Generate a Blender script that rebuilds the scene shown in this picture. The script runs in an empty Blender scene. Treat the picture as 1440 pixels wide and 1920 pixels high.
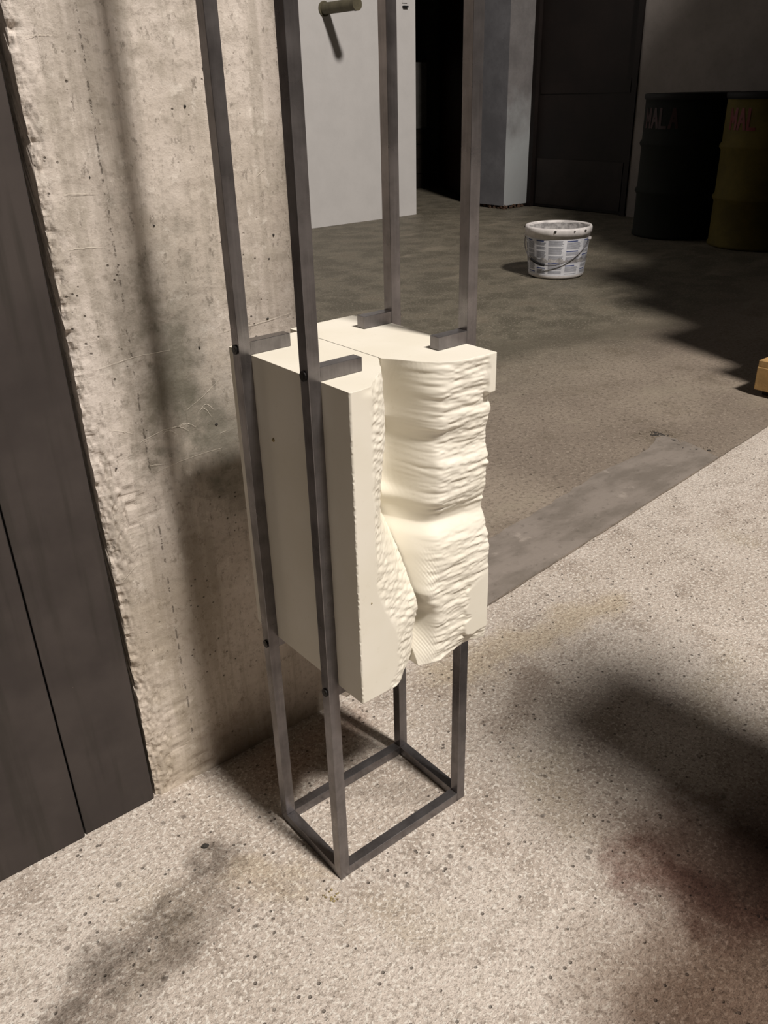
import bpy, bmesh, math, random
import numpy as np
from mathutils import Vector, Matrix
random.seed(7)
S = 0.95                      # the survey below is in camera heights; one camera height is 0.95 m
C = bpy.context.scene.collection
sc = bpy.context.scene

# ------------------------------------------------------------------ camera
cam = bpy.data.cameras.new('camera'); co = bpy.data.objects.new('camera', cam); C.objects.link(co)
cam.sensor_fit = 'VERTICAL'; cam.sensor_height = 36.0; cam.lens = 1571.216 / 1920 * 36.0
cam.clip_start = 0.02; cam.clip_end = 200
r_ = Vector((0.772772, -0.634256, -0.023287)); u_ = Vector((0.300483, 0.333294, 0.893658)); f_ = Vector((0.559046, 0.697592, -0.448144))
M = Matrix(((r_.x, u_.x, -f_.x), (r_.y, u_.y, -f_.y), (r_.z, u_.z, -f_.z))).to_4x4()
M.translation = Vector((-0.46178, -0.69477, 1.0)) * S
co.matrix_world = M
sc.camera = co

# ------------------------------------------------------------------ world, lamp, exposure
w = bpy.data.worlds.new('world'); sc.world = w; w.use_nodes = True
w.node_tree.nodes['Background'].inputs[0].default_value = (1.0, 0.84, 0.68, 1)
w.node_tree.nodes['Background'].inputs[1].default_value = 0.006
ld = bpy.data.lights.new('hall_lamp', 'POINT'); ld.energy = 5600; ld.color = (1.0, 0.925, 0.845); ld.shadow_soft_size = 0.55
lo = bpy.data.objects.new('hall_lamp', ld); C.objects.link(lo); lo.location = (0.85*S, -5.6*S, 9.3*S)
sc.view_settings.view_transform = 'Standard'; sc.view_settings.look = 'None'
sc.view_settings.exposure = 0.0; sc.view_settings.gamma = 1.0; sc.view_settings.use_curve_mapping = False

# ------------------------------------------------------------------ node helpers
class NT:
    def __init__(s, name):
        s.m = bpy.data.materials.new(name); s.m.use_nodes = True; s.t = s.m.node_tree
        s.b = s.t.nodes['Principled BSDF']; s.tc = s.t.nodes.new('ShaderNodeNewGeometry').outputs['Position']
    def n(s, k): return s.t.nodes.new(k)
    def l(s, a, b): s.t.links.new(a, b)
    def put(s, inp, v):
        if isinstance(v, bpy.types.NodeSocket): s.l(v, inp)
        elif isinstance(v, (tuple, list)): inp.default_value = tuple(v) + ((1,) if len(v) == 3 and len(inp.default_value) == 4 else ())
        else: inp.default_value = v
    def math(s, op, a, b=0.0, c=None, clamp=False):
        n = s.n('ShaderNodeMath'); n.operation = op; n.use_clamp = clamp
        s.put(n.inputs[0], a); s.put(n.inputs[1], b)
        if c is not None: s.put(n.inputs[2], c)
        return n.outputs[0]
    def vec(s, op, a, b=None):
        n = s.n('ShaderNodeVectorMath'); n.operation = op; s.put(n.inputs[0], a)
        if b is not None: s.put(n.inputs[1], b)
        return n.outputs['Value' if op in ('LENGTH', 'DISTANCE', 'DOT_PRODUCT') else 'Vector']
    def scl(s, v): return s.vec('MULTIPLY', s.tc, v)
    def noise(s, scale, detail=4, rough=0.55, vec=None, dist=0.0):
        n = s.n('ShaderNodeTexNoise'); n.inputs['Scale'].default_value = scale; n.inputs['Detail'].default_value = detail
        n.inputs['Roughness'].default_value = rough; n.inputs['Distortion'].default_value = dist; s.l(vec or s.tc, n.inputs['Vector']); return n.outputs['Fac']
    def voro(s, scale, vec=None, feat='F1', rnd=1.0):
        n = s.n('ShaderNodeTexVoronoi'); n.feature = feat; n.inputs['Scale'].default_value = scale; n.inputs['Randomness'].default_value = rnd
        s.l(vec or s.tc, n.inputs['Vector']); return n.outputs['Distance'], n.outputs['Color'] if 'Color' in n.outputs else None
    def mr(s, v, a, b, c=0.0, d=1.0, smooth=True):
        n = s.n('ShaderNodeMapRange'); n.interpolation_type = 'SMOOTHSTEP' if smooth else 'LINEAR'
        s.put(n.inputs[0], v)
        for i, q in enumerate((a, b, c, d)): n.inputs[i+1].default_value = q
        return n.outputs[0]
    def mix(s, f, a, b, op='MIX'):
        n = s.n('ShaderNodeMix'); n.data_type = 'RGBA'; n.blend_type = op; n.clamp_factor = True
        s.put(n.inputs[0], f); s.put(n.inputs[6], a); s.put(n.inputs[7], b); return n.outputs[2]
    def bump(s, h, strength, dist, prev=None):
        n = s.n('ShaderNodeBump'); n.inputs['Strength'].default_value = strength; n.inputs['Distance'].default_value = dist
        s.l(h, n.inputs['Height'])
        if prev is not None: s.l(prev, n.inputs['Normal'])
        return n.outputs[0]
    def seg(s, p, a, b):
        """distance from p to the ground segment a-b (z ignored through the caller's vector)"""
        a = Vector((a[0]*S, a[1]*S, 0)); b = Vector((b[0]*S, b[1]*S, 0)); ab = b - a
        pa = s.vec('SUBTRACT', p, tuple(a)); t = s.math('MULTIPLY', s.vec('DOT_PRODUCT', pa, tuple(ab)), 1.0/ab.length_squared, clamp=True)
        n = s.n('ShaderNodeVectorMath'); n.operation = 'SCALE'; n.inputs[0].default_value = tuple(ab); s.l(t, n.inputs['Scale'])
        return s.vec('LENGTH', s.vec('SUBTRACT', pa, n.outputs[0]))
    def done(s, col, rough=0.8, metal=0.0, spec=0.5, normal=None):
        s.put(s.b.inputs['Base Color'], col); s.put(s.b.inputs['Roughness'], rough); s.put(s.b.inputs['Metallic'], metal)
        s.put(s.b.inputs['Specular IOR Level'], spec)
        if normal is not None: s.l(normal, s.b.inputs['Normal'])
        return s.m

def flat_ground(t):   # position with z removed and a little organic wobble
    return t.vec('MULTIPLY', t.tc, (1, 1, 0))

def wobble(t, amp, scale):
    n = t.n('ShaderNodeTexNoise'); n.inputs['Scale'].default_value = scale; n.inputs['Detail'].default_value = 5; t.l(t.tc, n.inputs['Vector'])
    c = t.vec('SUBTRACT', n.outputs['Color'], (.5, .5, .5)); return t.vec('MULTIPLY', t.vec('ADD', t.tc, t.vec('MULTIPLY', c, (amp, amp, 0))), (1, 1, 0))

def mat_near_floor():
    t = NT('rough_near_concrete')
    g = wobble(t, .10, 14)
    big = t.noise(2.2, 5, .6); mid = t.noise(13, 6, .68); fine = t.noise(120, 5, .7); grit = t.noise(330, 4, .65)
    c = t.mix(t.mr(big, .35, .65), (.56, .485, .42), (.69, .615, .55))
    c = t.mix(t.mr(t.noise(6.5, 6, .65), .50, .66, 0, .45), c, (.40, .32, .265))
    c = t.mix(t.mr(mid, .50, .66, 0, .50), c, (.38, .32, .27))
    c = t.mix(t.mr(t.noise(4.1, 4, .5), .56, .70, 0, .35), c, (.46, .39, .27))
    c = t.mix(t.mr(fine, .52, .61, 0, .60), c, (.25, .205, .17))
    c = t.mix(t.mr(grit, .54, .62, 0, .5), c, (.22, .185, .155))
    c = t.mix(t.mr(t.noise(170, 4, .65), .52, .60, 0, .85), c, (.84, .79, .72))
    d, _ = t.voro(75); pit = t.mr(d, .12, .20, 1, 0); gate = t.mr(t.noise(23, 3), .50, .56)
    pits = t.math('MULTIPLY', pit, gate)
    c = t.mix(t.math('MULTIPLY', pits, .75), c, (.085, .07, .058))
    d2, _ = t.voro(31, vec=t.vec('ADD', t.tc, t.vec('MULTIPLY', t.vec('SUBTRACT', g, t.tc), (.2, .2, 0)))); st = t.math('MULTIPLY', t.mr(d2, .09, .16, 1, 0), t.mr(t.noise(9.5, 2), .55, .62))
    c = t.mix(t.math('MULTIPLY', st, .65), c, (.12, .10, .085))
    wn = t.math('MULTIPLY', t.math('SUBTRACT', t.noise(13, 8, .78), .5), .17)
    def ground_tint(c, dist, r0, r1, f, col):  # stains and broader tone areas, multiplied over the concrete colour
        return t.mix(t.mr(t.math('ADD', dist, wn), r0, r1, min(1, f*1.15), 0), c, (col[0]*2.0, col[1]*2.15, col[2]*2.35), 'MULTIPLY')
    n1 = t.math('MINIMUM', t.seg(g, (-.40, .05), (-.255, .115)), t.seg(g, (-.255, .115), (-.13, .14)))
    n1 = t.math('MINIMUM', n1, t.seg(g, (-.13, .14), (-.105, .17)))
    c = ground_tint(c, n1, -.004, .050, .80, (.17, .15, .13))
    c = ground_tint(c, t.seg(g, (-.44, .0), (-.24, .06)), -.01, .06, .5, (.22, .19, .16))
    c = ground_tint(c, t.seg(g, (-.28, .05), (-.16, .09)), .01, .05, .45, (.17, .145, .12))
    c = ground_tint(c, t.seg(g, (-.10, .10), (-.05, .03)), .0, .045, .30, (.38, .31, .19))
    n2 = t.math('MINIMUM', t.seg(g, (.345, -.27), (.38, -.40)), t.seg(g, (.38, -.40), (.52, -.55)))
    c = ground_tint(c, n2, .0, .085, .6, (.22, .115, .09))
    c = ground_tint(c, t.seg(g, (.26, -.56), (.62, -.50)), .12, .34, .90, (.135, .10, .08))  # wide darker red-brown area over the right foreground
    c = ground_tint(c, t.seg(g, (.42, -.30), (.55, -.46)), .02, .16, .70, (.14, .085, .065))
    c = ground_tint(c, t.seg(g, (.19, -.37), (.32, -.50)), .01, .13, .30, (.27, .205, .14))
    c = ground_tint(c, t.seg(g, (.36, -.14), (.46, -.36)), .0, .15, .35, (.23, .19, .155))
    n4 = t.math('MINIMUM', t.seg(g, (.09, .16), (.21, .05)), t.seg(g, (.12, .21), (.18, .12)))
    c = ground_tint(c, n4, .0, .045, .42, (.21, .185, .16))
    c = ground_tint(c, t.seg(g, (.42, .24), (.86, .20)), .0, .075, .38, (.36, .29, .17))
    c = ground_tint(c, t.seg(g, (.40, .06), (.56, .14)), .0, .045, .42, (.20, .16, .13))
    c = ground_tint(c, t.seg(g, (.05, .25), (.20, .26)), .0, .075, .45, (.27, .17, .12))
    h = t.math('ADD', t.math('MULTIPLY', fine, 1.0), t.math('MULTIPLY', grit, .45))
    h = t.math('SUBTRACT', h, t.math('MULTIPLY', pits, .5)); h = t.math('ADD', h, t.math('MULTIPLY', mid, 1.4))
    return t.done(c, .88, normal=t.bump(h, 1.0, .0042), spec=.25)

def mat_far_floor():
    t = NT('dusty_far_concrete')
    g = wobble(t, .22, 5)
    big = t.noise(1.1, 6, .6); mid = t.noise(5, 6, .65); fine = t.noise(75, 6, .78)
    sep = t.n('ShaderNodeSeparateXYZ'); t.l(g, sep.inputs[0])
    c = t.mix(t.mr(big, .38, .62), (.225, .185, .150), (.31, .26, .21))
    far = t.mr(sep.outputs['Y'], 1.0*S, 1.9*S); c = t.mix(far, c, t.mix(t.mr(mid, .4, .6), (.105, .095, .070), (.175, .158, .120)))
    c = t.mix(t.mr(mid, .52, .68, 0, .5), c, (.145, .118, .085))
    c = t.mix(t.mr(fine, .50, .60, 0, .62), c, (.11, .090, .070))
    c = t.mix(t.mr(t.noise(95, 5, .7), .55, .63, 0, .5), c, (.42, .36, .30))
    streak = t.noise(1.6, 5, .6, vec=t.vec('MULTIPLY', g, (1.0, 3.2, 1)))
    c = t.mix(t.mr(streak, .56, .68, 0, .4), c, (.31, .27, .21))
    n = t.math('MINIMUM', t.seg(g, (2.2, 1.75), (3.0, 1.5)), t.seg(g, (1.4, 1.55), (2.2, 1.75)))
    c = t.mix(t.mr(n, .02, .16, .55, 0), c, (.10, .088, .065))
    d, _ = t.voro(34); pit = t.math('MULTIPLY', t.mr(d, .10, .2, 1, 0), t.mr(t.noise(12, 2), .55, .62))
    c = t.mix(t.math('MULTIPLY', pit, .7), c, (.05, .04, .03))
    h = t.math('ADD', fine, t.math('MULTIPLY', mid, 1.6))
    return t.done(c, .62, normal=t.bump(h, .45, .004), spec=.35)

def mat_patch():
    t = NT('smooth_grey_mortar')
    mid = t.noise(6, 6, .6, vec=t.vec('MULTIPLY', t.tc, (1, 2.2, 1))); fine = t.noise(50, 5, .65)
    c = t.mix(t.mr(mid, .36, .62), (.190, .165, .142), (.270, .235, .208))
    c = t.mix(t.mr(fine, .55, .7, 0, .4), c, (.11, .095, .08))
    c = t.mix(t.mr(t.noise(13, 5, .7), .60, .72, 0, .6), c, (.40, .35, .31))
    return t.done(c, .5, normal=t.bump(t.math('ADD', fine, mid), .4, .003), spec=.4)

def mat_pillar():
    t = NT('board_marked_concrete')
    st = t.noise(5, 6, .65, vec=t.vec('MULTIPLY', t.tc, (9, 1, .55)))
    big = t.noise(3.2, 5, .6); mid = t.noise(18, 6, .7); fine = t.noise(110, 5, .7); spk = t.noise(60, 6, .8, vec=t.vec('MULTIPLY', t.tc, (1.5, 1, .8)))
    sep = t.n('ShaderNodeSeparateXYZ'); t.l(t.tc, sep.inputs[0]); x = sep.outputs['X']; z = sep.outputs['Z']
    c = t.mix(t.mr(big, .36, .64), (.50, .445, .39), (.64, .58, .53))
    c = t.mix(t.mr(st, .45, .64, 0, .55), c, (.32, .285, .24))
    c = t.mix(t.mr(mid, .48, .66, 0, .50), c, (.33, .295, .245))
    c = t.mix(t.mr(fine, .52, .64, 0, .42), c, (.27, .235, .20))
    c = t.mix(t.mr(t.noise(34, 6, .75), .56, .66, 0, .5), c, (.74, .69, .63))
    c = t.mix(t.mr(spk, .57, .64, 0, .55), c, (.13, .11, .09))
    # greenish soot patch where the boards meet, and streaks running down from it
    wn = t.math('MULTIPLY', t.math('SUBTRACT', mid, .5), .16)
    def blob(c, cx, cz, kz, r0, r1, f, col):
        pz = t.vec('MULTIPLY', t.tc, (1, 0, kz)); d = t.vec('LENGTH', t.vec('SUBTRACT', pz, (cx, 0, cz*kz)))
        return t.mix(t.mr(t.math('ADD', d, wn), r0, r1, f, 0), c, col)
    c = blob(c, .005, .64, .36, .0, .085, .85, (.115, .108, .082))
    c = blob(c, .060, .54, .6, .0, .100, .75, (.12, .115, .09))
    c = blob(c, -.03, .30, .5, .0, .10, .45, (.16, .13, .09))
    c = blob(c, -.05, .70, .25, .0, .045, .45, (.17, .15, .115))
    c = blob(c, .16, .70, .5, .0, .10, .35, (.26, .22, .19))
    c = t.mix(t.mr(t.math('ADD', z, t.math('MULTIPLY', big, .3)), .25, .60, .30, 0), c, (.42, .33, .21))
    c = blob(c, .02, .02, 1.0, .0, .10, .6, (.13, .09, .065))
    dv, _ = t.voro(85); pit = t.math('MULTIPLY', t.mr(dv, .07, .16, 1, 0), t.mr(t.noise(15, 3), .54, .60))
    c = t.mix(t.math('MULTIPLY', pit, .8), c, (.06, .05, .04))
    sm = t.math('ABSOLUTE', t.math('ADD', t.math('SUBTRACT', x, -.052), t.math('MULTIPLY', t.math('SUBTRACT', t.noise(22, 5, .7), .5), .006)))
    br = t.mr(t.noise(60, 5, .7), .50, .56)
    seam = t.math('MULTIPLY', t.mr(sm, .0004, .0016, 1, 0), br)
    c = t.mix(t.math('MULTIPLY', seam, .7), c, (.10, .085, .07))
    h = t.math('SUBTRACT', t.math('ADD', t.math('MULTIPLY', mid, 1.2), t.math('MULTIPLY', fine, .6)), t.math('MULTIPLY', t.math('MAXIMUM', pit, seam), 1.0))
    return t.done(c, .85, normal=t.bump(h, .55, .0035), spec=.25)

def mat_steel(name='raw_steel', col=(.225, .212, .216), rough=.30):
    t = NT(name)
    n = t.noise(26, 5, .6); s_ = t.noise(9, 4, .6, vec=t.vec('MULTIPLY', t.tc, (30, 30, 1.2)))
    c = t.mix(t.mr(n, .35, .68), col, tuple(v*.66 for v in col))
    c = t.mix(t.mr(s_, .4, .7, 0, .25), c, tuple(min(1, v*1.3) for v in col))
    return t.done(c, t.mr(t.noise(15, 4), .3, .7, rough-.06, rough+.12), metal=.82, normal=t.bump(t.noise(160, 3), .06, .0008))

def mat_cream():
    t = NT('cream_model_board')
    n = t.noise(9, 4, .5); f = t.noise(120, 3, .6)
    c = t.mix(t.mr(n, .35, .65), (.75, .712, .615), (.79, .755, .67))
    c = t.mix(t.mr(f, .62, .72, 0, .15), c, (.6, .55, .43))
    return t.done(c, .62, normal=t.bump(f, .05, .0006), spec=.35)

def mat_panel():
    t = NT('dark_film_faced_board')
    n = t.noise(5, 5, .6); v = t.noise(3, 4, .55, vec=t.vec('MULTIPLY', t.tc, (12, 1, .9)))
    c = t.mix(t.mr(n, .35, .65), (.040, .033, .031), (.060, .050, .046))
    c = t.mix(t.mr(v, .48, .64, 0, .5), c, (.026, .023, .019))
    sp, _ = t.voro(42); c = t.mix(t.math('MULTIPLY', t.mr(sp, .015, .04, 1, 0), t.mr(t.noise(9, 2), .53, .6)), c, (.38, .33, .27))
    c = t.mix(t.mr(t.noise(38, 6, .8, vec=t.vec('MULTIPLY', t.tc, (1, 1, 3))), .66, .76, 0, .3), c, (.16, .135, .11))
    return t.done(c, .55, normal=t.bump(n, .1, .002), spec=.3)

def mat_paint(name, col, var=.12, rough=.75, bump=.15, sc_=6.0, low_tint=None):
    t = NT(name)
    n = t.noise(sc_, 5, .6); f = t.noise(sc_*9, 4, .6)
    c = t.mix(t.mr(n, .3, .7), col, tuple(v*(1-var) for v in col))
    c = t.mix(t.mr(f, .5, .7, 0, var), c, tuple(v*.6 for v in col))
    if low_tint:
        sep = t.n('ShaderNodeSeparateXYZ'); t.l(t.tc, sep.inputs[0])
        zz = t.math('ADD', sep.outputs['Z'], t.math('MULTIPLY', t.math('SUBTRACT', t.noise(4, 5, .6), .5), .8))
        c = t.mix(t.mr(zz, low_tint[0], low_tint[1], low_tint[3], 0), c, low_tint[2])  # blends to a second colour towards the foot
    return t.done(c, rough, normal=t.bump(t.math('ADD', n, f), bump, .003), spec=.3)

MT = dict(near=mat_near_floor(), far=mat_far_floor(), patch=mat_patch(), pillar=mat_pillar(), steel=mat_steel(), cream=mat_cream(), panel=mat_panel(),
    white=mat_paint('white_wall_paint', (.60, .585, .58), .06, .8, .12), grey=mat_paint('grey_wall_paint', (.26, .235, .22), .2, .8, .2, 3),
    column=mat_paint('blue_white_column_paint', (.17, .16, .16), .3, .8, .4, 5, low_tint=(.45, 1.05, (.34, .36, .37), .85)),
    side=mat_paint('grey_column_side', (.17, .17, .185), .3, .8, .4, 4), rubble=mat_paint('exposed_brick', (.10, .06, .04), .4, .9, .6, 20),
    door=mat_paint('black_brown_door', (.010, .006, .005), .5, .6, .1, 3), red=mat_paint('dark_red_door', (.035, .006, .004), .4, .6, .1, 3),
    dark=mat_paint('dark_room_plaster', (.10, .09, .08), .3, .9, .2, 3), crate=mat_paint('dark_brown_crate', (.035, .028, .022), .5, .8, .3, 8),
    cratelight=mat_paint('grey_carton', (.16, .15, .14), .3, .8, .2, 8),
    green=mat_paint('dark_green_drum_paint', (.004, .006, .003), .4, .85, .2, 9), yellow=mat_paint('yellow_drum_paint', (.10, .076, .010), .35, .8, .2, 6),
    dred=mat_paint('red_print', (.13, .008, .008), .3, .5, .05, 20), kick=mat_paint('scuffed_dark_plate', (.022, .016, .014), .5, .6, .1, 6), dredfaint=mat_paint('faded_red_print', (.032, .004, .004), .6, .5, .05, 20), black=mat_paint('black_rim', (.006, .006, .007), .2, .7, .05, 9),
    bolt=mat_steel('black_bolt', (.03, .028, .028), .35), wood=mat_paint('pine_wood', (.52, .33, .14), .35, .65, .2, 14),
    olive=mat_paint('olive_pipe_paint', (.13, .115, .075), .3, .7, .2, 20), plastic=mat_paint('paint_stained_white_plastic', (.86, .82, .81), .35, .45, .1, 12),
    residue=mat_paint('dried_paint', (.62, .60, .60), .75, .5, .5, 22), wire=mat_steel('handle_wire', (.20, .19, .20), .4),
    paper=mat_paint('printed_label', (.74, .75, .80), .2, .5, .05, 16), ink=mat_paint('grey_print', (.30, .31, .36), .3, .6, .03, 40), blue=mat_paint('blue_print', (.07, .10, .26), .3, .6, .03, 20),
    scratch=mat_paint('pale_scratch', (.74, .69, .60), .1, .9, .1, 20), stone=mat_paint('dark_pebble', (.05, .045, .04), .3, .8, .4, 40), brass=mat_paint('tan_debris', (.38, .30, .15), .4, .7, .4, 60),
    shadow_blocker=mat_paint('blocker_grey', (.35, .33, .30), .1, .7, .05, 5))

# ------------------------------------------------------------------ mesh helpers (coordinates in camera heights, scaled by S)
def link(name, bm, mat, parent=None, smooth=False, loc=None):
    me = bpy.data.meshes.new(name); bmesh.ops.recalc_face_normals(bm, faces=bm.faces); bm.to_mesh(me); bm.free()
    if isinstance(mat, (list, tuple)):
        for m in mat: me.materials.append(MT[m])
    else: me.materials.append(MT[mat])
    if smooth:
        for p in me.polygons: p.use_smooth = True
    o = bpy.data.objects.new(name, me); C.objects.link(o)
    off = Vector((0, 0, 0))
    if parent is not None:
        o.parent = parent; off = parent.matrix_basis.translation if parent.parent is None else parent.parent.matrix_basis.translation
        if parent.parent is not None: off = off + parent.matrix_basis.translation
        me.transform(Matrix.Translation(-off))
    elif loc is not None:
        l = Vector(loc)*S; me.transform(Matrix.Translation(-l)); o.location = l
    return o
def box(bm, x0, x1, y0, y1, z0, z1, bev=0.0):
    g = bmesh.ops.create_cube(bm, size=1.0); vs = g['verts']
    for v in vs:
        v.co = Vector(((x0+x1)/2+v.co.x*(x1-x0), (y0+y1)/2+v.co.y*(y1-y0), (z0+z1)/2+v.co.z*(z1-z0)))*S
    if bev:
        es = list({e for v in vs for e in v.link_edges}); bmesh.ops.bevel(bm, geom=es, offset=bev*S, segments=2, affect='EDGES', profile=.5)
    return vs
def boxo(name, ext, mat, parent=None, bev=0.0, loc=None):
    bm = bmesh.new(); box(bm, *ext, bev=bev); return link(name, bm, mat, parent, loc=loc)
def cyl(bm, c, r, h, axis='z', seg=32, r2=None):
    g = bmesh.ops.create_cone(bm, cap_ends=True, segments=seg, radius1=r*S, radius2=(r if r2 is None else r2)*S, depth=h*S)
    R = {'z': Matrix(), 'x': Matrix.Rotation(math.pi/2, 4, 'Y'), 'y': Matrix.Rotation(math.pi/2, 4, 'X')}[axis]
    bmesh.ops.transform(bm, matrix=Matrix.Translation(Vector(c)*S) @ R, verts=g['verts']); return g['verts']
def lathe(bm, prof, c, seg=64, close=True):
    rings = []
    for r, z in prof:
        rings.append([bm.verts.new(Vector((c[0]+r*math.cos(2*math.pi*i/seg), c[1]+r*math.sin(2*math.pi*i/seg), c[2]+z))*S) for i in range(seg)])
    for a, b in zip(rings, rings[1:]):
        for i in range(seg): bm.faces.new((a[i], a[(i+1) % seg], b[(i+1) % seg], b[i]))
    if close: bm.faces.new(rings[0]); bm.faces.new(rings[-1])
def tube(bm, pts, r, seg=8):
    P = [Vector(p)*S for p in pts]; rings = []
    for i, p in enumerate(P):
        d = (P[min(i+1, len(P)-1)]-P[max(i-1, 0)]).normalized(); a = d.orthogonal().normalized() if i == 0 else (rings_a - d*rings_a.dot(d)).normalized()
        rings_a = a; b = d.cross(a)
        rings.append([bm.verts.new(p+(a*math.cos(2*math.pi*k/seg)+b*math.sin(2*math.pi*k/seg))*r*S) for k in range(seg)])
    for a, b in zip(rings, rings[1:]):
        for i in range(seg): bm.faces.new((a[i], a[(i+1) % seg], b[(i+1) % seg], b[i]))
    bm.faces.new(rings[0]); bm.faces.new(rings[-1])
def empty(name, loc, label=None, cat=None, group=None, kind=None):
    o = bpy.data.objects.new(name, None); C.objects.link(o); o.location = Vector(loc)*S; tag(o, label, cat, group, kind); return o
def tag(o, label=None, cat=None, group=None, kind=None):
    if label: o['label'] = label
    if cat: o['category'] = cat
    if group: o['group'] = group
    if kind: o['kind'] = kind
    return o

# ------------------------------------------------------------------ floor
def jy(x): return .292 + .1006*x          # joint between the near and the far slab
fl = empty('floor', (0, 0, 0), 'grey concrete hall floor, pale and rough near, darker and smoother beyond the joint', kind='structure')
def slab(name, poly, z0, z1, mat, cuts=0):
    bm = bmesh.new(); b = [bm.verts.new(Vector((x, y, z0))*S) for x, y in poly]; t = [bm.verts.new(Vector((x, y, z1))*S) for x, y in poly]
    n = len(poly); bm.faces.new(t); bm.faces.new(b[::-1])
    for i in range(n): bm.faces.new((b[i], b[(i+1) % n], t[(i+1) % n], t[i]))
    return link(name, bm, mat, fl)
rg = random.Random(3)
edge = [(x, jy(x)+rg.uniform(-.0012, .0012)) for x in np.arange(-1.5, 7.0, .035)]
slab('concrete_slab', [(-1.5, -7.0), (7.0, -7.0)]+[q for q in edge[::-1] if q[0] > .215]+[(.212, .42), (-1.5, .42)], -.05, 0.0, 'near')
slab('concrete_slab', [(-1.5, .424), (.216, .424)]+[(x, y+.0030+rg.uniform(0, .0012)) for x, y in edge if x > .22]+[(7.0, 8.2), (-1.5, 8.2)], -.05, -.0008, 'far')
slab('joint_bed', [(-1.5, -.2), (7, .7), (7, 1.2), (-1.5, .6)], -.09, -.052, 'stone')
up = [(.25, .40), (.60, .478), (.888, .572), (1.15, .600), (1.40, .640), (1.658, .648), (1.79, .700), (1.80, .62), (1.785, .55), (1.765, .492)]
up2 = []
for (a, b) in zip(up, up[1:]):
    for k in range(8):
        q = k/8; up2.append((a[0]+(b[0]-a[0])*q, a[1]+(b[1]-a[1])*q+rg.uniform(-.005, .005)))
lowp = [(x, jy(x)+.0050) for x in np.arange(1.76, .24, -.06)]
slab('mortar_patch', up2+lowp, -.002, .0006, 'patch')
# broken lip at the end of the mortar patch
bm = bmesh.new()
def rock(bm, c, s, rr=rg, flat=.6):
    g = bmesh.ops.create_icosphere(bm, subdivisions=2, radius=1.0)
    k = Vector((rr.uniform(.7, 1.3), rr.uniform(.6, 1.1), flat*rr.uniform(.7, 1.2)))
    a = rr.uniform(0, 6.28)
    for v in g['verts']:
        n = 1+.25*math.sin(v.co.x*5+a)*math.cos(v.co.y*4+a*2)+rr.uniform(-.09, .09)
        q = Vector((v.co.x*k.x, v.co.y*k.y, v.co.z*k.z))*n*s
        q.rotate(Matrix.Rotation(a, 3, 'Z')); v.co = (Vector(c)+q)*S
for i in range(60):
    q = rg.random()
    if q < .6: x = 1.785+rg.gauss(0, .03); y = .70+rg.gauss(0, .028)
    else: y = rg.uniform(.49, .70); x = 1.79+.02*math.sin(y*40)+rg.gauss(0, .008)
    rock(bm, (x, y, 0), rg.uniform(.0015, .0050))
tag(link('broken_lip', bm, 'far', fl), kind='stuff')
bm = bmesh.new()
for i in range(26):
    q = rg.random(); y = .50+.20*q; x = 1.772+.02*math.sin(y*40)+rg.gauss(0, .006)
    if i < 9: x, y = 1.79+rg.gauss(0, .015), .715+rg.gauss(0, .012)
    rock(bm, (x, y, -.001), rg.uniform(.003, .008), flat=.35)
tag(link('dark_crumbs', bm, 'stone', fl), kind='stuff')

# ------------------------------------------------------------------ concrete pillar with chipped left edge
PY = .317
pil = empty('wall_left', (0, .4, 0), 'board-marked concrete pillar face with a chipped left edge behind the steel frame', kind='structure')
nx, nz = 76, 520; x0, x1, zt = -.130, .213, 2.6
rn = np.random.RandomState(5)
def vnoise1(n, step):
    k = rn.rand(n//step+3); t_ = np.arange(n)/step; i = t_.astype(int); f = t_-i; f = f*f*(3-2*f); return k[i]*(1-f)+k[i+1]*f
zz = np.concatenate([np.linspace(0, 1.3, nz-20, endpoint=False), np.linspace(1.3, zt, 20)])
chip = (vnoise1(nz, 3)*.4+vnoise1(nz, 9)*.6); chip = np.clip((chip-.45)*.016, 0, .012); chip[zz > 1.31] = .003
bite = vnoise1(nz, 4)*.0022*vnoise1(nz, 17)+vnoise1(nz, 1)*.0006
low = np.clip((.30-zz)/.30, 0, 1); mid_ = np.exp(-((zz-.52)/.10)**2)
bm = bmesh.new(); G = []
us = np.concatenate([np.linspace(0, .10, 26, endpoint=False), np.linspace(.10, 1, nx-26)])
rr2 = np.random.RandomState(9).rand(nz, nx)
def vnoise2(sx, sz, seed):
    r = np.random.RandomState(seed).rand(int(nz/sz)+3, int(nx/sx)+3); a = np.arange(nz)/sz; b = np.arange(nx)/sx
    i = a.astype(int)[:, None]; j = b.astype(int)[None, :]; f = (a-a.astype(int))[:, None]; g = (b-b.astype(int))[None, :]
    f = f*f*(3-2*f); g = g*g*(3-2*g)
    return (r[i, j]*(1-g)+r[i, j+1]*g)*(1-f)+(r[i+1, j]*(1-g)+r[i+1, j+1]*g)*f
N1 = vnoise2(3, 3, 1); N2 = vnoise2(7, 5, 2); N3 = vnoise2(4, 5, 6)*.6+vnoise2(2, 2, 8)*.4
for k in range(nz):
    row = []
    for i in range(nx):
        u = us[i]; xx = x0+(x1-x0)*u
        e = max(0., 1-u/.06); y = PY+e*e*(.003+chip[k]*.9+bite[k])*(.35+1.3*N3[k, i])
        x = xx+e*(chip[k]*.35+bite[k]*.6)
        rough_zone = max(0., 1-u/(.12+.55*low[k]*N2[k, i]+.20*mid_[k]))*(.25+.75*max(low[k], mid_[k]))
        y += rough_zone*(N1[k, i]*.0045+(N2[k, i] > .55)*.002*N1[k, i])
        y += .0012*N2[k, i]
        row.append(bm.verts.new(Vector((x, y, zz[k]))*S))
    G.append(row)
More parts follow.
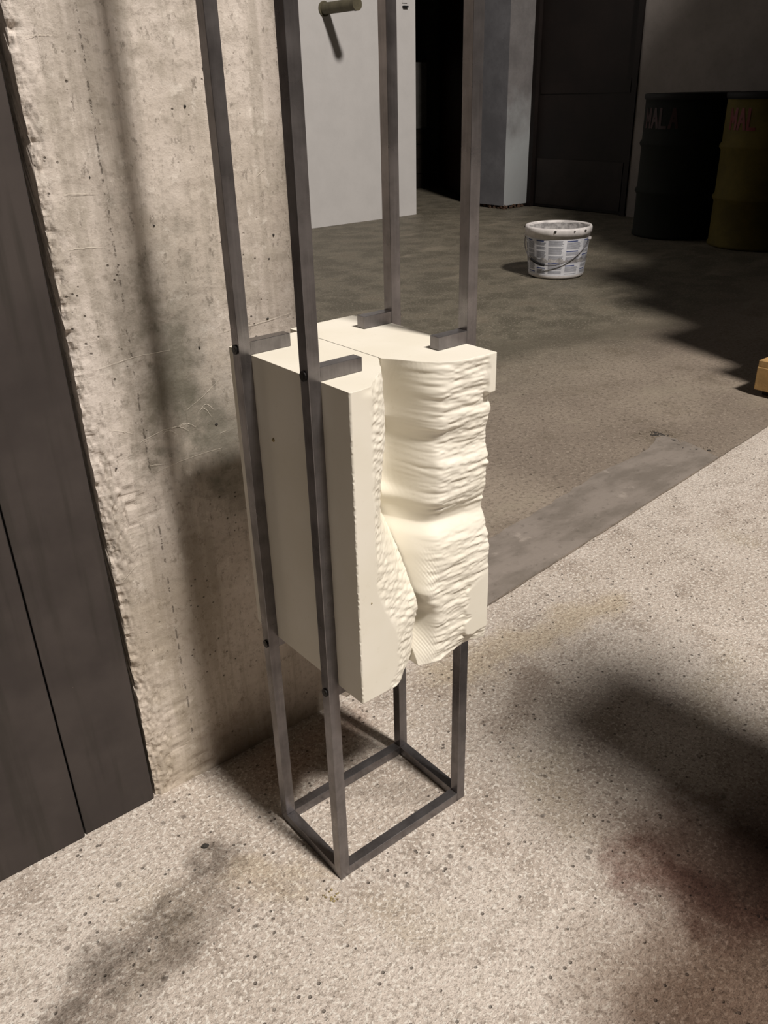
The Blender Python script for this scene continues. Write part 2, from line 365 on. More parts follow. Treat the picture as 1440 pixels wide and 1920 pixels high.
for a, b in zip(G, G[1:]):
    for i in range(nx-1): bm.faces.new((a[i], a[i+1], b[i+1], b[i]))
back = 1.0
BL = [bm.verts.new(Vector((x0+.004, back, z))*S) for z in (0, zt)]; BR = [bm.verts.new(Vector((x1, back, z))*S) for z in (0, zt)]
bm.faces.new([r[0] for r in G][::-1]+[BL[0], BL[1]]); bm.faces.new([r[-1] for r in G]+[BR[1], BR[0]])
bm.faces.new(G[-1]+[BR[1], BL[1]]); bm.faces.new(G[0][::-1]+[BL[0], BR[0]])
bm.faces.new((BL[0], BL[1], BR[1], BR[0]))
link('concrete_pillar', bm, 'pillar', pil)
# pale scratches dragged across the concrete
bm = bmesh.new()
def scratch(pts, wd=.00065):
    y = PY-.0006; V = [Vector((x, y, z)) for x, z in pts]; n = len(V); L_ = []
    for i, p in enumerate(V):
        d = (V[min(i+1, n-1)]-V[max(i-1, 0)]).normalized(); q = Vector((-d.z, 0, d.x)); ww = wd*(.35+.65*math.sin(math.pi*min(max(i/(n-1), .08), .92)))*(rg.uniform(.4, 1.2))
        L_.append((bm.verts.new((p+q*ww*.5)*S), bm.verts.new((p-q*ww*.5)*S)))
    for a, b in zip(L_, L_[1:]): bm.faces.new((a[0], a[1], b[1], b[0]))
def curve(a, b, sag=0, n=14): return [(a[0]+(b[0]-a[0])*i/n, a[1]+(b[1]-a[1])*i/n+sag*math.sin(math.pi*i/n)+rg.uniform(-.0006, .0006)) for i in range(n+1)]
SC = [((-.105, .700), (-.002, .705), .003), ((-.103, .905), (-.062, .903), 0), ((-.112, .845), (-.065, .842), .001), ((-.045, .545), (.055, .552), .002),
      ((-.062, .592), (.005, .600), .004), ((-.03, .595), (-.008, .588), .006), ((-.02, .597), (.008, .590), .006), ((-.005, .60), (.02, .592), .005),
      ((.010, .620), (.065, .652), -.002), ((.070, .715), (.190, .722), -.002), ((.025, .61), (.045, .602), .010), ((.03, .615), (.05, .61), .008),
      ((-.10, .62), (-.07, .607), 0), ((.055, .574), (.065, .575), 0), ((-.055, .556), (-.03, .552), 0), ((-.120, .400), (-.095, .418), 0), ((-.115, 1.06), (-.085, 1.062), .001), ((.150, .905), (.165, .915), 0)]
for a, b, s_ in SC: scratch(curve(a, b, s_))
tag(link('scratch_marks', bm, 'scratch', pil), 'pale scratches', kind='stuff')
bm = bmesh.new()
for x, z in [(.052, .588), (.118, .622), (.040, .70), (.135, .98), (.09, 1.03), (.16, .80), (-.10, .565), (.0, .86), (-.07, .92), (.06, .99), (.15, .72), (.17, .83)]:
    rock(bm, (x, PY+.0006, z), rg.uniform(.0010, .0022), flat=.9)
tag(link('bug_holes', bm, 'stone', pil), kind='stuff')

# ------------------------------------------------------------------ dark boards standing in front of the pillar
PB = .300
def board(x0, x1, y0, y1, label, tilt=0.0):
    e = empty('dark_board', ((x0+x1)/2, (y0+y1)/2, 0), label, 'board')
    boxo('panel_face', (x0, x1, y0+.001, y1, .0015, 2.1), 'panel', e, bev=.0012)
    boxo('edge_trim', (x1-.0015, x1+.0006, y0+.003, y1-.001, .002, 2.098), 'black', e)
    e.rotation_euler = (-tilt, 0, 0)
    return e
# ------------------------------------------------------------------ carved halves
XL, XR, XS = .0154, .2272, .1155
T, B, YF, YBL, YBR = .7316, .3383, -.0491, .1897, .2088
zr = [.7316, .70, .66, .62, .58, .55, .52, .49, .46, .43, .41, .39, .365, .3383]
xl = [.0154, .03, .045, .06, .075, .09, .103, .1155]
DL = [[0, 0, .003, .012, .025, .039, .056, .072], [0, 0, .002, .009, .021, .038, .060, .080], [0, 0, .002, .008, .020, .037, .060, .085],
      [0, 0, .003, .011, .025, .045, .070, .090], [0, .001, .004, .015, .031, .050, .075, .092], [0, .001, .005, .016, .031, .050, .072, .088],
      [0, 0, .003, .010, .021, .034, .050, .066], [0, 0, .001, .006, .013, .022, .033, .044], [0, 0, 0, .003, .008, .014, .019, .026],
      [0, 0, 0, .001, .004, .007, .010, .012], [0, 0, 0, 0, .002, .006, .011, .017], [0, 0, 0, 0, .002, .007, .013, .021],
      [0, 0, 0, 0, .001, .008, .015, .023], [0, 0, 0, 0, .002, .012, .022, .030]]
zr2 = [.7316, .70, .675, .66, .64, .62, .60, .575, .56, .545, .53, .515, .50, .48, .46, .445, .43, .41, .39, .37, .35, .3383]
xr = [.1155, .120, .1265, .1380, .1495, .171, .2, .2272]
DR = [[.074, .068, .057, .034, .019, .0055, .0025, .001], [.084, .080, .072, .029, .010, .005, .004, .000], [.088, .086, .080, .033, .012, .008, .006, .0085],
      [.088, .086, .080, .033, .012, .007, .005, .006], [.096, .095, .090, .048, .022, .014, .009, .010], [.094, .092, .086, .042, .018, .014, .011, .0125],
      [.090, .088, .081, .036, .012, .008, .006, .006], [.088, .084, .076, .031, .011, .008, .007, .010], [.080, .074, .062, .027, .012, .009, .008, .010],
      [.088, .080, .068, .036, .021, .017, .015, .014], [.090, .082, .066, .040, .027, .023, .020, .016], [.070, .058, .042, .020, .011, .010, .009, .009],
      [.056, .043, .028, .012, .005, .004, .003, .004], [.046, .032, .019, .007, .002, .001, .001, .001], [.036, .022, .010, .003, .001, .001, .0, .0],
      [.030, .014, .005, .002, .001, .001, 0, 0], [.048, .036, .011, .002, .001, .001, 0, 0], [.052, .050, .036, .006, .002, .002, 0, 0],
      [.049, .045, .032, .007, .003, .002, 0, 0], [.034, .028, .019, .007, .003, .003, .001, 0], [.020, .015, .010, .005, .004, .006, .006, .002], [.014, .011, .009, .004, .004, .008, .009, .002]]
def catmull(xs, ys, q):
    xs = np.asarray(xs, float); ys = np.asarray(ys, float); m = np.gradient(ys, xs, axis=0)
    i = np.clip(np.searchsorted(xs, q)-1, 0, len(xs)-2); h = xs[i+1]-xs[i]; t_ = (q-xs[i])/h
    sh = (slice(None),)+(None,)*(ys.ndim-1); t_ = t_[sh]; h = h[sh]
    # limit overshoot
    d = (ys[i+1]-ys[i])/h; m0 = np.where(d*m[i] <= 0, 0, np.sign(m[i])*np.minimum(np.abs(m[i]), 3*np.abs(d))); m1 = np.where(d*m[i+1] <= 0, 0, np.sign(m[i+1])*np.minimum(np.abs(m[i+1]), 3*np.abs(d)))
    return (2*t_**3-3*t_**2+1)*ys[i]+(t_**3-2*t_**2+t_)*h*m0+(-2*t_**3+3*t_**2)*ys[i+1]+(t_**3-t_**2)*h*m1
def field(zr, xs, D, zq, xq):
    o = np.argsort(zr); A = catmull(np.array(zr)[o], np.array(D)[o], zq)      # rows over zq
    return catmull(xs, A.T, xq).T
def noise2(shape, cx, cz, seed):
    nz_, nx_ = shape; r = np.random.RandomState(seed).rand(int(nz_/cz)+4, int(nx_/cx)+4); a = np.arange(nz_)/cz; b = np.arange(nx_)/cx
    i = a.astype(int)[:, None]; j = b.astype(int)[None, :]; f = (a-a.astype(int))[:, None]; g = (b-b.astype(int))[None, :]
    f = f*f*(3-2*f); g = g*g*(3-2*g)
    return (r[i, j]*(1-g)+r[i, j+1]*g)*(1-f)+(r[i+1, j]*(1-g)+r[i+1, j+1]*g)*f-.5
def sstep(a, b, x): t_ = np.clip((x-a)/(b-a), 0, 1); return t_*t_*(3-2*t_)
def carved(name, side, label):
    step = .00085
    xa, xb = (XL, XS-.0006) if side == 'L' else (XS+.0006, XR)
    NX = int((xb-xa)/step); NZ = int((T-B)/step)
    xq = np.linspace(xa, xb, NX); zq = np.linspace(B, T, NZ)
    D = field(zr, xl, DL, zq, xq) if side == 'L' else field(zr2, xr, DR, zq, xq)
    X, Z = np.meshgrid(xq, zq)
    ker = np.exp(-(np.arange(-9, 10)/4.5)**2); ker /= ker.sum()
    P_ = np.concatenate([2*D[:, :1]-D[:, 9:0:-1], D, 2*D[:, -1:]-D[:, -2:-11:-1]], axis=1)
    D = sum(k_*P_[:, i:i+D.shape[1]] for i, k_ in enumerate(ker))
    # hand-tool ripples: long, shallow, wavy ridges
    if side == 'R':
        cz = 7.0; rp = noise2(D.shape, 34, cz*.85, 11)+.6*noise2(D.shape, 16, 4.2, 12)+.35*noise2(D.shape, 7, 3, 13)
        wv = np.sin((Z*1.0+.05*(X-.17)+.004*noise2(D.shape, 26, 26, 14))*2*math.pi/.0105)
        rp = rp*.0029+wv*.00036*(.6+1.2*noise2(D.shape, 18, 22, 15))
        mask = sstep(.124, .145, X+.012*noise2(D.shape, 40, 40, 16)*1.0)
        mask = mask*(1-.75*np.exp(-((Z-.53)/.014)**2))
        mask *= (1-.8*sstep(.505, .530, Z)*(1-sstep(.530, .550, Z))*(X < .2))
        # lower right panel stays machined flat
        fl_ = sstep(.190, .196, X+.020*noise2(D.shape, 22, 9, 17)+.10*(.44-Z)*(Z > .42)*-1.2)*sstep(.352, .357, Z+.004*noise2(D.shape, 9, 20, 18))*(1-sstep(.425, .455, Z-.35*(X-.20)+.012*noise2(D.shape, 14, 10, 19)))
        ur = sstep(.214, .219, X+.006*noise2(D.shape, 8, 10, 27))*sstep(.680, .686, Z)
        keep = np.clip(1-fl_-ur, 0, 1)
        D = D*keep+0*D+(1-keep)*0.0003
        D = D+(rp+.0010)*mask*keep
        # vertical cutter lines where the wall turns into the front
        band = np.exp(-((X-.133)/.009)**2)*(sstep(-.1, .25, noise2(D.shape, 24, 46, 20)+.08))
        D = D+band*.0006*np.sin(X*2*math.pi/.0026)*(.5+.5*np.sin(Z*2*math.pi/.0052))
        # fine sloping cutter lines low in the groin
        b2 = np.exp(-((X-.128)/.012)**2)*np.exp(-((Z-.365)/.022)**2)+np.exp(-((X-.133)/.008)**2)*np.exp(-((Z-.47)/.02)**2)
        D = D+b2*.0006*np.sin((X*.9+Z*.35)*2*math.pi/.0030)
        edge_ = sstep(XR-.0030, XR, X); D = D+edge_*(.0012+.0012*noise2(D.shape, 4, 9, 21))*(keep*.8+.2)
        D = D+(D*0+.010)*sstep(.015, 0, np.abs(Z-B))*0
    else:
        rp = noise2(D.shape, 11, 11, 31)
        dg = (Z+.55*X); w2 = np.sin((dg+.006*noise2(D.shape, 20, 20, 32))*2*math.pi/.0115)
        nn = noise2(D.shape, 12, 5, 33)+.7*noise2(D.shape, 6, 3.2, 34)
        bound = .040+.004*noise2(D.shape, 9, 14, 35)+.030*(1-sstep(.40, .50, Z))+.006*(1-sstep(.33, .37, Z))*-3
        m = sstep(0, .010, X-bound)
        D = D*m+(w2*.00045+nn*.0016+.0006)*m
        jag = (np.random.RandomState(4).rand(D.shape[0])[:, None])
        jag = np.repeat(jag[::4], 4, axis=0)[:D.shape[0]] if D.shape[0] % 4 == 0 else np.repeat(jag[::4], 4, axis=0)[:D.shape[0]]
        D = D+sstep(XL+.0016, XL, X)*jag*.0026
        # rounded chamfer on top towards the viewer
        D = D+sstep(.026, .05, X)*sstep(T-.012, T, Z)*.004*(.7+noise2(D.shape, 10, 8, 36))
    D[:, 0] = np.maximum(D[:, 0], 0); D = np.maximum(D, 0)
    Y = YF+D
    YBK = YBL if side == 'L' else YBR
    bm = bmesh.new(); G = [[bm.verts.new((X[k, i]*S, Y[k, i]*S, Z[k, i]*S)) for i in range(NX)] for k in range(NZ)]
    sm = []
    for a, b in zip(G, G[1:]):
        for i in range(NX-1): f = bm.faces.new((a[i], a[i+1], b[i+1], b[i])); f.smooth = True
    LB = [bm.verts.new((xa*S, YBK*S, Z[k, 0]*S)) for k in range(NZ)]; RB_ = [bm.verts.new((xb*S, YBK*S, Z[k, 0]*S)) for k in range(NZ)]
    TB = [LB[-1]]+[bm.verts.new((X[0, i]*S, YBK*S, T*S)) for i in range(1, NX-1)]+[RB_[-1]]
    BB = [LB[0]]+[bm.verts.new((X[0, i]*S, YBK*S, B*S)) for i in range(1, NX-1)]+[RB_[0]]
    for k in range(NZ-1):
        bm.faces.new((G[k][0], G[k+1][0], LB[k+1], LB[k])); bm.faces.new((G[k][-1], RB_[k], RB_[k+1], G[k+1][-1]))
    for i in range(NX-1):
        bm.faces.new((G[-1][i], G[-1][i+1], TB[i+1], TB[i])); bm.faces.new((G[0][i], BB[i], BB[i+1], G[0][i+1]))
    bm.faces.new(LB+TB[1:]+RB_[:-1][::-1]+BB[1:-1][::-1])
    for e in bm.edges:
        if len(e.link_faces) == 2 and e.calc_face_angle(0) > .9: e.smooth = False
    me = bpy.data.meshes.new(name); bmesh.ops.recalc_face_normals(bm, faces=bm.faces); bm.to_mesh(me); bm.free(); me.materials.append(MT['cream'])
    o = bpy.data.objects.new(name, me); C.objects.link(o); c = Vector(((xa+xb)/2, .08, B))*S; me.transform(Matrix.Translation(-c)); o.location = c
    tag(o, label, 'sculpture')
    return o
kl = carved('carved_block', 'L', 'cream carved block half nearest the left posts, flat machined front rippled towards the seam')
carved('carved_block', 'R', 'cream carved block half on the right, with deep folded hollow and rippled front')
for (x, y, z), r0 in [((XL, .105, .6362), .0022), ((XL, .030, .585), .0012), ((.034, YF, .475), .0011)]:
    bm = bmesh.new(); rock(bm, (x, y, z), r0, flat=1.0); link('dent', bm, 'brass', kl)

# ------------------------------------------------------------------ steel frame
U, V, W, HT = .2426, .1535, .0154, 1.95
fr = empty('steel_stand', (U/2, V/2, 0), 'tall open frame of raw dark steel square bar holding the cream carved block', 'stand')
PX = {'b': (0, 0), 'd': (U-W, 0), 'a': (0, V-W), 'c': (U-W, V-W)}
for k, (x, y) in PX.items():
    boxo('post', (x, x+W, y, y+W, .0005, HT), 'steel', fr, bev=.0006)
for z in (.0005, HT-W):
    e = .0006
    boxo('base_bar' if z < 1 else 'top_bar', (W+e*0, U-W, .0002, W-.0002, z, z+W), 'steel', fr, bev=.0005)
    boxo('base_bar' if z < 1 else 'top_bar', (W, U-W, V-W+.0002, V-.0002, z, z+W), 'steel', fr, bev=.0005)
    boxo('base_bar' if z < 1 else 'top_bar', (.0002, W-.0002, W, V-W, z, z+W), 'steel', fr, bev=.0005)
    boxo('base_bar' if z < 1 else 'top_bar', (U-W+.0002, U-.0002, W, V-W, z, z+W), 'steel', fr, bev=.0005)
for k, (x, y) in PX.items():
    for z in (T, B-W):
        zz0 = z+.0004 if z == T else z-.0004
        if k in 'ab': ext = (W, .0705, y+.0003, y+W-.0003, zz0, zz0+W)
        else: ext = (.182, U-W, y+.0003, y+W-.0003, zz0, zz0+W)
        if z == T: boxo('support_bar', ext, 'steel', fr, bev=.0005)
        else:
            ext = (W, .030, y+.0003, y+W-.0003, zz0, zz0+W) if k in 'ab' else (.213, U-W, y+.0003, y+W-.0003, zz0, zz0+W)
            boxo('support_bar', ext, 'steel', fr, bev=.0005)
        bm = bmesh.new(); xo = -.0008 if k in 'ab' else U+.0008
        cyl(bm, (xo, y+W/2, zz0+W/2), .0056, .0022, 'x', 20)
        cyl(bm, (xo+(-.0009 if k in 'ab' else .0009), y+W/2, zz0+W/2), .0028, .0010, 'x', 6)
        link('bolt_head', bm, 'bolt', fr)

# dark boards (two standing panels, the far left one slightly proud)
board(-.2465, -.1350, .3165, .333, 'dark brown board standing upright, nearest the concrete pillar', tilt=math.radians(1.5))
board(-.62, -.2495, .3135, .330, 'wide dark board at the far left edge, its side edge meeting the narrower board', tilt=math.radians(1.5))

# ------------------------------------------------------------------ hall walls
YW = 5.32
wb = empty('wall_back', (3, YW, 0), 'white plastered back wall beside a dark opening', kind='structure')
boxo('plaster_wall', (.6, 4.825, YW, YW+.25, 0, 4.2), 'white', wb)
boxo('plaster_wall', (5.78, 5.93, YW, YW+.25, 0, 4.2), 'side', wb)
boxo('lintel', (4.825, 5.78, YW, YW+.25, 2.45, 4.2), 'white', wb)
# passage beyond the opening
pr = empty('wall_passage', (5.5, 7, 0), 'dark room behind the opening', kind='structure')
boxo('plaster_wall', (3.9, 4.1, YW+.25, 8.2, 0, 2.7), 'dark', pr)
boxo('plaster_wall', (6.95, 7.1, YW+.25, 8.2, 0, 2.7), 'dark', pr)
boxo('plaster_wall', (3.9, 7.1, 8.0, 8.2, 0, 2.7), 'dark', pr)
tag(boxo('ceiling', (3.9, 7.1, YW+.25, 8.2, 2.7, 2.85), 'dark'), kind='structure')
wr = empty('wall_right', (6, 3, 0), 'dim grey right wall above the drums', kind='structure')
boxo('plaster_wall', (5.90, 6.15, -1.5, 3.845, 0, 4.2), 'grey', wr)
boxo('plaster_wall', (5.90, 6.15, 4.96, 5.32, 0, 4.2), 'grey', wr)
boxo('lintel', (5.90, 6.15, 3.845, 4.96, 2.25, 4.2), 'grey', wr)
dr = empty('door_1', (5.95, 4.4, 0), 'black brown door in the right wall beside the pale column', kind='structure')
boxo('door_frame', (5.885, 5.95, 3.845, 3.895, 0, 2.25), 'door', dr)
boxo('door_frame', (5.885, 5.95, 4.91, 4.96, 0, 2.25), 'door', dr)
boxo('door_leaf', (5.93, 5.97, 3.895, 4.91, .01, 2.24), 'door', dr)
boxo('kick_plate', (5.922, 5.932, 3.93, 4.88, .03, .42), 'kick', dr)
boxo('rail', (5.924, 5.932, 3.93, 4.88, .95, 1.05), 'door', dr)
# column with chipped foot
bm = bmesh.new()
vs = box(bm, 5.575, 5.895, 4.955, 5.315, .03, 4.2)
col = tag(link('column', bm, ['column'], loc=(5.75, 5.1, 0)), 'pale blue-white plastered column with a chipped brick foot beside the black door', 'column')
col['kind'] = 'structure'
for p in col.data.polygons: pass
col.data.materials.append(MT['side'])
for p in col.data.polygons:
    if p.normal.x < -.5: p.material_index = 1
bm = bmesh.new()
for i in range(26):
    q = rg.random()
    if q < .5: rock(bm, (5.60+rg.uniform(-.008, .01), 4.96+rg.random()*.34, rg.uniform(.005, .03)), rg.uniform(.012, .022), flat=.9)
    else: rock(bm, (5.61+rg.random()*.27, 4.962, rg.uniform(.005, .028)), rg.uniform(.010, .020), flat=.9)
tag(link('brick_foot', bm, 'rubble', col), 'broken brick showing below the plaster', kind='stuff')

bm = bmesh.new(); vs = box(bm, 0, 1.75, -.06, 0, .0, 2.7)
bmesh.ops.transform(bm, matrix=Matrix.Translation(Vector((5.80, 5.62, 0))*S) @ Matrix.Rotation(math.radians(57.4), 4, 'Z'), verts=bm.verts)
link('red_partition', bm, 'red', pr)

# stored things deep in the passage
def rack(name, x0, x1, y0, y1, z1, label, mat, group=None):
    e = empty(name, ((x0+x1)/2, (y0+y1)/2, 0), label, 'cabinet', group)
    boxo('side_panel', (x0, x0+.03, y0, y1, 0, z1), mat, e); boxo('side_panel', (x1-.03, x1, y0, y1, 0, z1), mat, e)
    boxo('back_panel', (x0+.03, x1-.03, y1-.03, y1, 0, z1), mat, e)
    for z in np.linspace(.03, z1-.03, 4): boxo('shelf', (x0+.03, x1-.03, y0, y1-.03, z-.015, z+.015), mat, e)
    return e
rack('shelf_unit', 5.72, 6.20, 6.98, 7.35, 1.30, 'dark shelf unit in the room behind the opening, left of the crates', 'crate')
def crate(name, x0, x1, y0, y1, z0, z1, mat, label, cat, group=None, slats=4):
    e = empty(name, ((x0+x1)/2, (y0+y1)/2, z0), label, cat, group)
    t_ = .018
    boxo('crate_body', (x0+t_, x1-t_, y0+t_, y1-t_, z0+.002, z1-.002), mat, e)
    h = (z1-z0)/slats
    for k in range(slats):
        a = z0+k*h+.004; b = z0+(k+1)*h-.004
        boxo('slat', (x0, x1, y0, y0+t_, a, b), mat, e); boxo('slat', (x0, x0+t_, y0+t_, y1, a, b), mat, e)
    return e
crate('wooden_crate', 6.21, 6.50, 7.00, 7.35, 0, .62, 'crate', 'dark brown crate standing on the floor deep behind the opening', 'crate')
crate('carton', 6.22, 6.48, 7.02, 7.33, .62, 1.28, 'cratelight', 'grey carton on top of the dark crate deep behind the opening', 'box', slats=1)

# pipe stub and hook on the white wall
e = empty('pipe_stub', (3.90, YW, 1.58), 'short olive pipe stub sticking out of the white wall', 'pipe')
bm = bmesh.new(); cyl(bm, (3.90, YW-.20, 1.575), .040, .40, 'y', 28); link('pipe', bm, 'olive', e, smooth=False)
bm = bmesh.new(); cyl(bm, (3.90, YW-.402, 1.575), .043, .03, 'y', 28); link('end_cap', bm, 'olive', e)
bm = bmesh.new(); cyl(bm, (3.90, YW-.004, 1.575), .052, .012, 'y', 28); link('collar', bm, 'olive', e)
e = empty('wall_hook', (4.71, YW, 1.62), 'tiny dark hook high on the white wall near its right edge', 'hook')
boxo('hook_plate', (4.68, 4.735, YW-.008, YW, 1.64, 1.70), 'white', e, bev=.002)
boxo('hook_bar', (4.685, 4.735, YW-.022, YW, 1.608, 1.62), 'black', e, bev=.002)

# ------------------------------------------------------------------ drums
def drum(cx, cy, body, label, txt, mark=None, turn=0.0):
    R0, H = .312, .945; e = empty('steel_drum', (cx, cy, 0), label, 'drum', 'steel drums by the right wall')
    prof = [(R0-.012, 0.0), (R0+.004, .004), (R0+.004, .020), (R0-.003, .028), (R0-.003, .285), (R0+.010, .305), (R0+.010, .318), (R0-.003, .338), (R0-.003, .60), (R0+.010, .620), (R0+.010, .633), (R0-.003, .653), (R0-.003, .915)]
    bm = bmesh.new(); lathe(bm, prof, (cx, cy, 0), 72); link('drum_body', bm, body, e, smooth=True)
    bm = bmesh.new(); lathe(bm, [(R0-.003, .905), (R0+.007, .915), (R0+.007, .942), (R0-.002, .946), (R0-.010, .940), (R0-.012, .925), (0.001, .925)], (cx, cy, 0), 72, close=False); rim = link('lid', bm, 'black', e, smooth=True)
    bm = bmesh.new(); cyl(bm, (cx+.17, cy+.05, .930), .035, .012, 'z', 20); link('bung', bm, 'bolt', rim)
    # printed word wrapped round the drum, built from flat strokes laid on the shell
    L5 = {'M': [((0, 0), (0, 1)), ((0, 1), (.5, .35)), ((.5, .35), (1, 1)), ((1, 1), (1, 0))], 'A': [((0, 0), (.5, 1)), ((.5, 1), (1, 0)), ((.22, .38), (.78, .38))], 'L': [((0, 1), (0, 0)), ((0, 0), (.9, 0))], ' ': []}
    base = math.atan2(-.6948-cy, -.4618-cx)      # the side that faces the viewer
    zb, hh, lw, adv, st = .735, .115, .052, .076, .020
    a0 = base+turn
    for i, ch in enumerate(txt):
        if ch == ' ': continue
        bm = bmesh.new()
        for (p, q) in L5[ch]:
            s0 = (i*adv+p[0]*lw, p[1]*hh); s1 = (i*adv+q[0]*lw, q[1]*hh); d = Vector((s1[0]-s0[0], s1[1]-s0[1])); n = Vector((-d.y, d.x)).normalized()*st/2; dd = d.normalized()*st*.35
            N = 4; prev = None
            for k in range(N+1):
                c = Vector(s0)-dd+(d+2*dd)*k/N
                pr_ = []
                for sgn in (1, -1):
                    v = c+n*sgn; ang = a0+v.x/R0; pr_.append(bm.verts.new(Vector((cx+(R0-.001)*math.cos(ang), cy+(R0-.001)*math.sin(ang), zb+v.y))*S))
                if prev: bm.faces.new((prev[0], prev[1], pr_[1], pr_[0]))
                prev = pr_
        link('letter', bm, 'dred' if body == 'yellow' else 'dredfaint', e)
    return e
drum(5.34, 2.985, 'green', 'dark green steel drum with faded red lettering, standing left of the yellow one', 'MALA', turn=-1.15)
drum(5.30, 2.330, 'yellow', 'yellow steel drum with red letters cut off by the right edge', 'MAL A', turn=-1.02)

# ------------------------------------------------------------------ bucket
bx, by = 3.560, 2.625
bk = empty('paint_bucket', (bx, by, 0), 'white plastic paint bucket with grey printed label, standing on the dim floor', 'bucket')
RB, RT, HB = .160, .187, .285
bm = bmesh.new()
lathe(bm, [(RB-.012, .002), (RB, .008), (RB+.002, .016), (RT-.004, HB-.05), (RT-.004, HB-.006), (RT-.010, HB-.006), (RT-.012, HB-.05), (RB-.008, .03), (.001, .03)], (bx, by, 0), 80, close=False)
bm.faces.new([v for v in bm.verts if abs((v.co-Vector((bx, by, .002))*S).length-(RB-.012)*S) < 1e-5][:80]) if False else None
cyl(bm, (bx, by, .005), RB-.010, .006, 'z', 80)
body = link('bucket_body', bm, 'plastic', bk, smooth=True)
bm = bmesh.new(); lathe(bm, [(RT-.006, HB-.048), (RT+.004, HB-.050), (RT+.006, HB-.010), (RT+.002, HB), (RT-.009, HB), (RT-.011, HB-.008)], (bx, by, 0), 80, close=False); link('rim_band', bm, 'plastic', bk, smooth=True)
bm = bmesh.new(); lathe(bm, [(RT-.0125, HB-.012), (RT-.0135, HB-.05), (RB+.012, .10), (RB-.006, .045), (.001, .045)], (bx, by, 0), 80, close=False)
for v in bm.verts: v.co += Vector((rg.uniform(-1, 1), rg.uniform(-1, 1), rg.uniform(-1, 1)))*.0008
link('dried_paint', bm, 'residue', bk, smooth=True)
bm = bmesh.new()
for i in range(11):
    a = rg.uniform(0, 6.28); r0 = RT+.0068; z = HB-rg.uniform(0, .012)
    rock(bm, (bx+r0*math.cos(a), by+r0*math.sin(a), z-.006), rg.uniform(.003, .007), flat=.9)
tag(link('paint_drips', bm, 'stone', bk), 'black paint spots on the rim', kind='stuff')
face = math.atan2(-.6948-by, -.4618-bx)
def rad(z): return RB+.002+(RT-.006-RB)*(z-.016)/(HB-.066)
def wrap(bm, a0, a1, z0, z1, off, n=10):
    pv = None
    for i in range(n+1):
        a = face+a0+(a1-a0)*i/n; q = [bm.verts.new(Vector((bx+(rad(z)+off)*math.cos(a), by+(rad(z)+off)*math.sin(a), z))*S) for z in (z0, z1)]
        if pv: bm.faces.new((pv[0], q[0], q[1], pv[1]))
        pv = q
bm = bmesh.new(); wrap(bm, -1.75, 1.50, .022, .226, .0006, 40); lab = link('printed_label', bm, 'paper', bk, smooth=True)
bm = bmesh.new()
cols = [(-1.62, -1.22), (-1.16, -.80), (-.72, -.36), (-.28, .22), (.30, .86), (.94, 1.38)]
for ci, (a0, a1) in enumerate(cols):
    z = .220
    while z > .034:
        hblk = rg.choice((.020, .030, .042)); head = rg.random() < .45
        if head and ci > 0:
            bb = bmesh.new(); wrap(bb, a0, a0+(a1-a0)*rg.uniform(.6, 1), z-.007, z-.001, .0010, 6); z -= .010; link('heading_bar', bb, 'blue', lab)
        zz1 = max(z-hblk, .028)
        while z-.0035 > zz1:
            wrap(bm, a0, a0+(a1-a0)*rg.uniform(.82, 1), z-.0034, z-.0008, .0010, 6); z -= .0044
        z -= .007
tag(link('text_block', bm, 'ink', lab), kind='stuff')
bm = bmesh.new(); pts = []
for i in range(29):
    q = i/28; a = face+1.22-(2.95)*q; z = .222-.138*math.sin(math.pi*q)**.9; rr = rad(min(z, .20))+.010+.010*math.sin(math.pi*q)
    pts.append((bx+rr*math.cos(a), by+rr*math.sin(a), z))
tube(bm, pts, .0026, 8); hd = link('wire_handle', bm, 'wire', bk, smooth=True)
bm = bmesh.new(); tube(bm, pts[15:21], .0078, 10); link('handle_grip', bm, 'black', hd, smooth=True)
for q in (0, 28):
    bm = bmesh.new(); cyl(bm, pts[q], .011, .012, 'z', 16); link('handle_lug', bm, 'plastic', bk)

# ------------------------------------------------------------------ pallet (mostly beyond the right edge); unseen load and partition added to cast shade
px0, py1 = 2.357, .700
pa = empty('wooden_pallet', (2.9, .3, 0), 'pine pallet whose corner enters at the right edge', 'pallet')
for y in (py1-.11, .245, -.21):
    for x in (px0, 2.90, 3.45):
        boxo('block', (x, x+.15, y, y+.11, .022, .105), 'wood', pa, bev=.003)
    boxo('skid', (px0+.03, 3.58, y+.02, y+.09, .0005, .022), 'crate', pa)
for x in (px0+.002, 2.90, 3.45): boxo('stringer', (x, x+.14, -.21, py1-.001, .105, .128), 'wood', pa, bev=.002)
for k in range(6):
    y = py1-.165-k*.135; boxo('deck_board', (px0+.045, 3.595, y, y+.10, .128, .150), 'wood', pa, bev=.002)
crate('blocker_crate', 2.40, 3.40, -.05, .50, .1505, .66, 'crate', 'large dark unseen crate added on the pallet to cast shade', 'crate')
crate('blocker_crate', 2.52, 3.40, -.02, .49, .6605, 1.28, 'crate', 'middle dark crate of the unseen stack added on the pallet for its shadow', 'crate')
crate('blocker_crate', 2.76, 3.40, 0, .48, 1.2805, 1.90, 'crate', 'second from top dark crate of the unseen stack added for its shadow', 'crate')
pw = empty('shade_partition', (5, .5, 0), 'unseen dark partition added to shade the drums and the floor before them', kind='structure')
bm = bmesh.new()
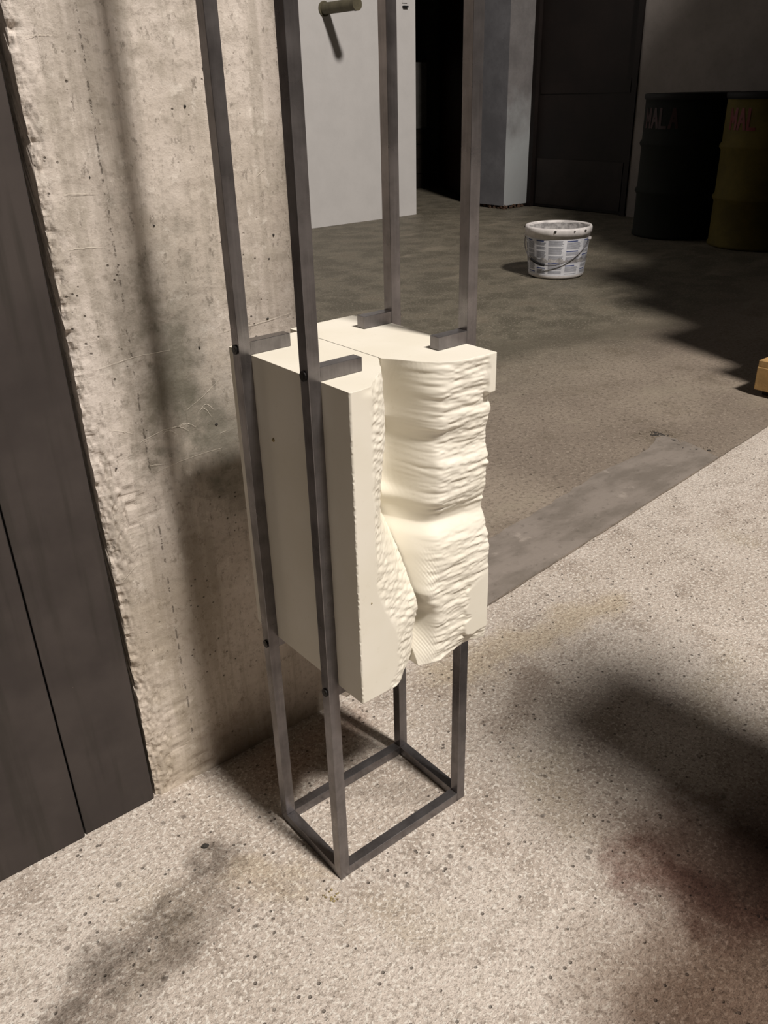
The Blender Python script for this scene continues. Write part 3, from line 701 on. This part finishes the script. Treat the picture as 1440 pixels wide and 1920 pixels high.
pts_ = [(3.42, 0), (5.895, 0), (5.895, 4.4), (4.0, 4.2), (3.60, 3.5), (3.42, 2.8)]  # added wall, outline shaped to give the slanting shadow edge
fa = [bm.verts.new(Vector((x, .46, z))*S) for x, z in pts_]; fb = [bm.verts.new(Vector((x, .54, z))*S) for x, z in pts_]
bm.faces.new(fa); bm.faces.new(fb[::-1])
for i in range(6): bm.faces.new((fa[i], fb[i], fb[(i+1) % 6], fa[(i+1) % 6]))
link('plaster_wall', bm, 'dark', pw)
crate('blocker_crate', 2.94, 3.40, 0, .46, 1.9005, 2.45, 'crate', 'small dark crate topping the unseen stack added for its shadow', 'crate')

# ------------------------------------------------------------------ unseen tall block beyond the right edge, added to throw the soft shadow
pl = empty('shadow_blocker', (.64, -1.20, 0), 'unseen tall grey block added right of the viewer to throw a soft shadow', 'shadow_blocker')
boxo('blocker_body', (.48, .80, -1.32, -1.08, .03, 1.98), 'shadow_blocker', pl, bev=.003); boxo('blocker_foot', (.50, .78, -1.30, -1.10, 0, .03), 'black', pl); boxo('blocker_top', (.475, .805, -1.325, -1.075, 1.98, 1.995), 'shadow_blocker', pl, bev=.002)

# ------------------------------------------------------------------ small debris
bm = bmesh.new(); rock(bm, (-.119, .179, .0025), .0055, flat=.6); tag(link('pebble', bm, 'stone', loc=(-.119, .179, 0)), 'small black pebble on the pale floor left of the steel frame', 'stone')
bm = bmesh.new()
for i in range(16): rock(bm, (-.026+rg.gauss(0, .006), -.013+rg.gauss(0, .005), .0012), rg.uniform(.0008, .0022), flat=.7)
tag(link('wood_crumbs', bm, 'brass', loc=(-.026, -.013, 0)), 'tiny heap of tan crumbs just below the near corner of the frame', 'debris', kind='stuff')
bm = bmesh.new()
for i in range(420):
    x = rg.uniform(-.42, 1.0); y = rg.uniform(-.62, .30)
    if -.01 < x < .26 and -.01 < y < .165: continue
    rock(bm, (x, y, .0002), rg.uniform(.0006, .0020), flat=.5)
tag(link('floor_grit', bm, 'near', fl), kind='stuff')
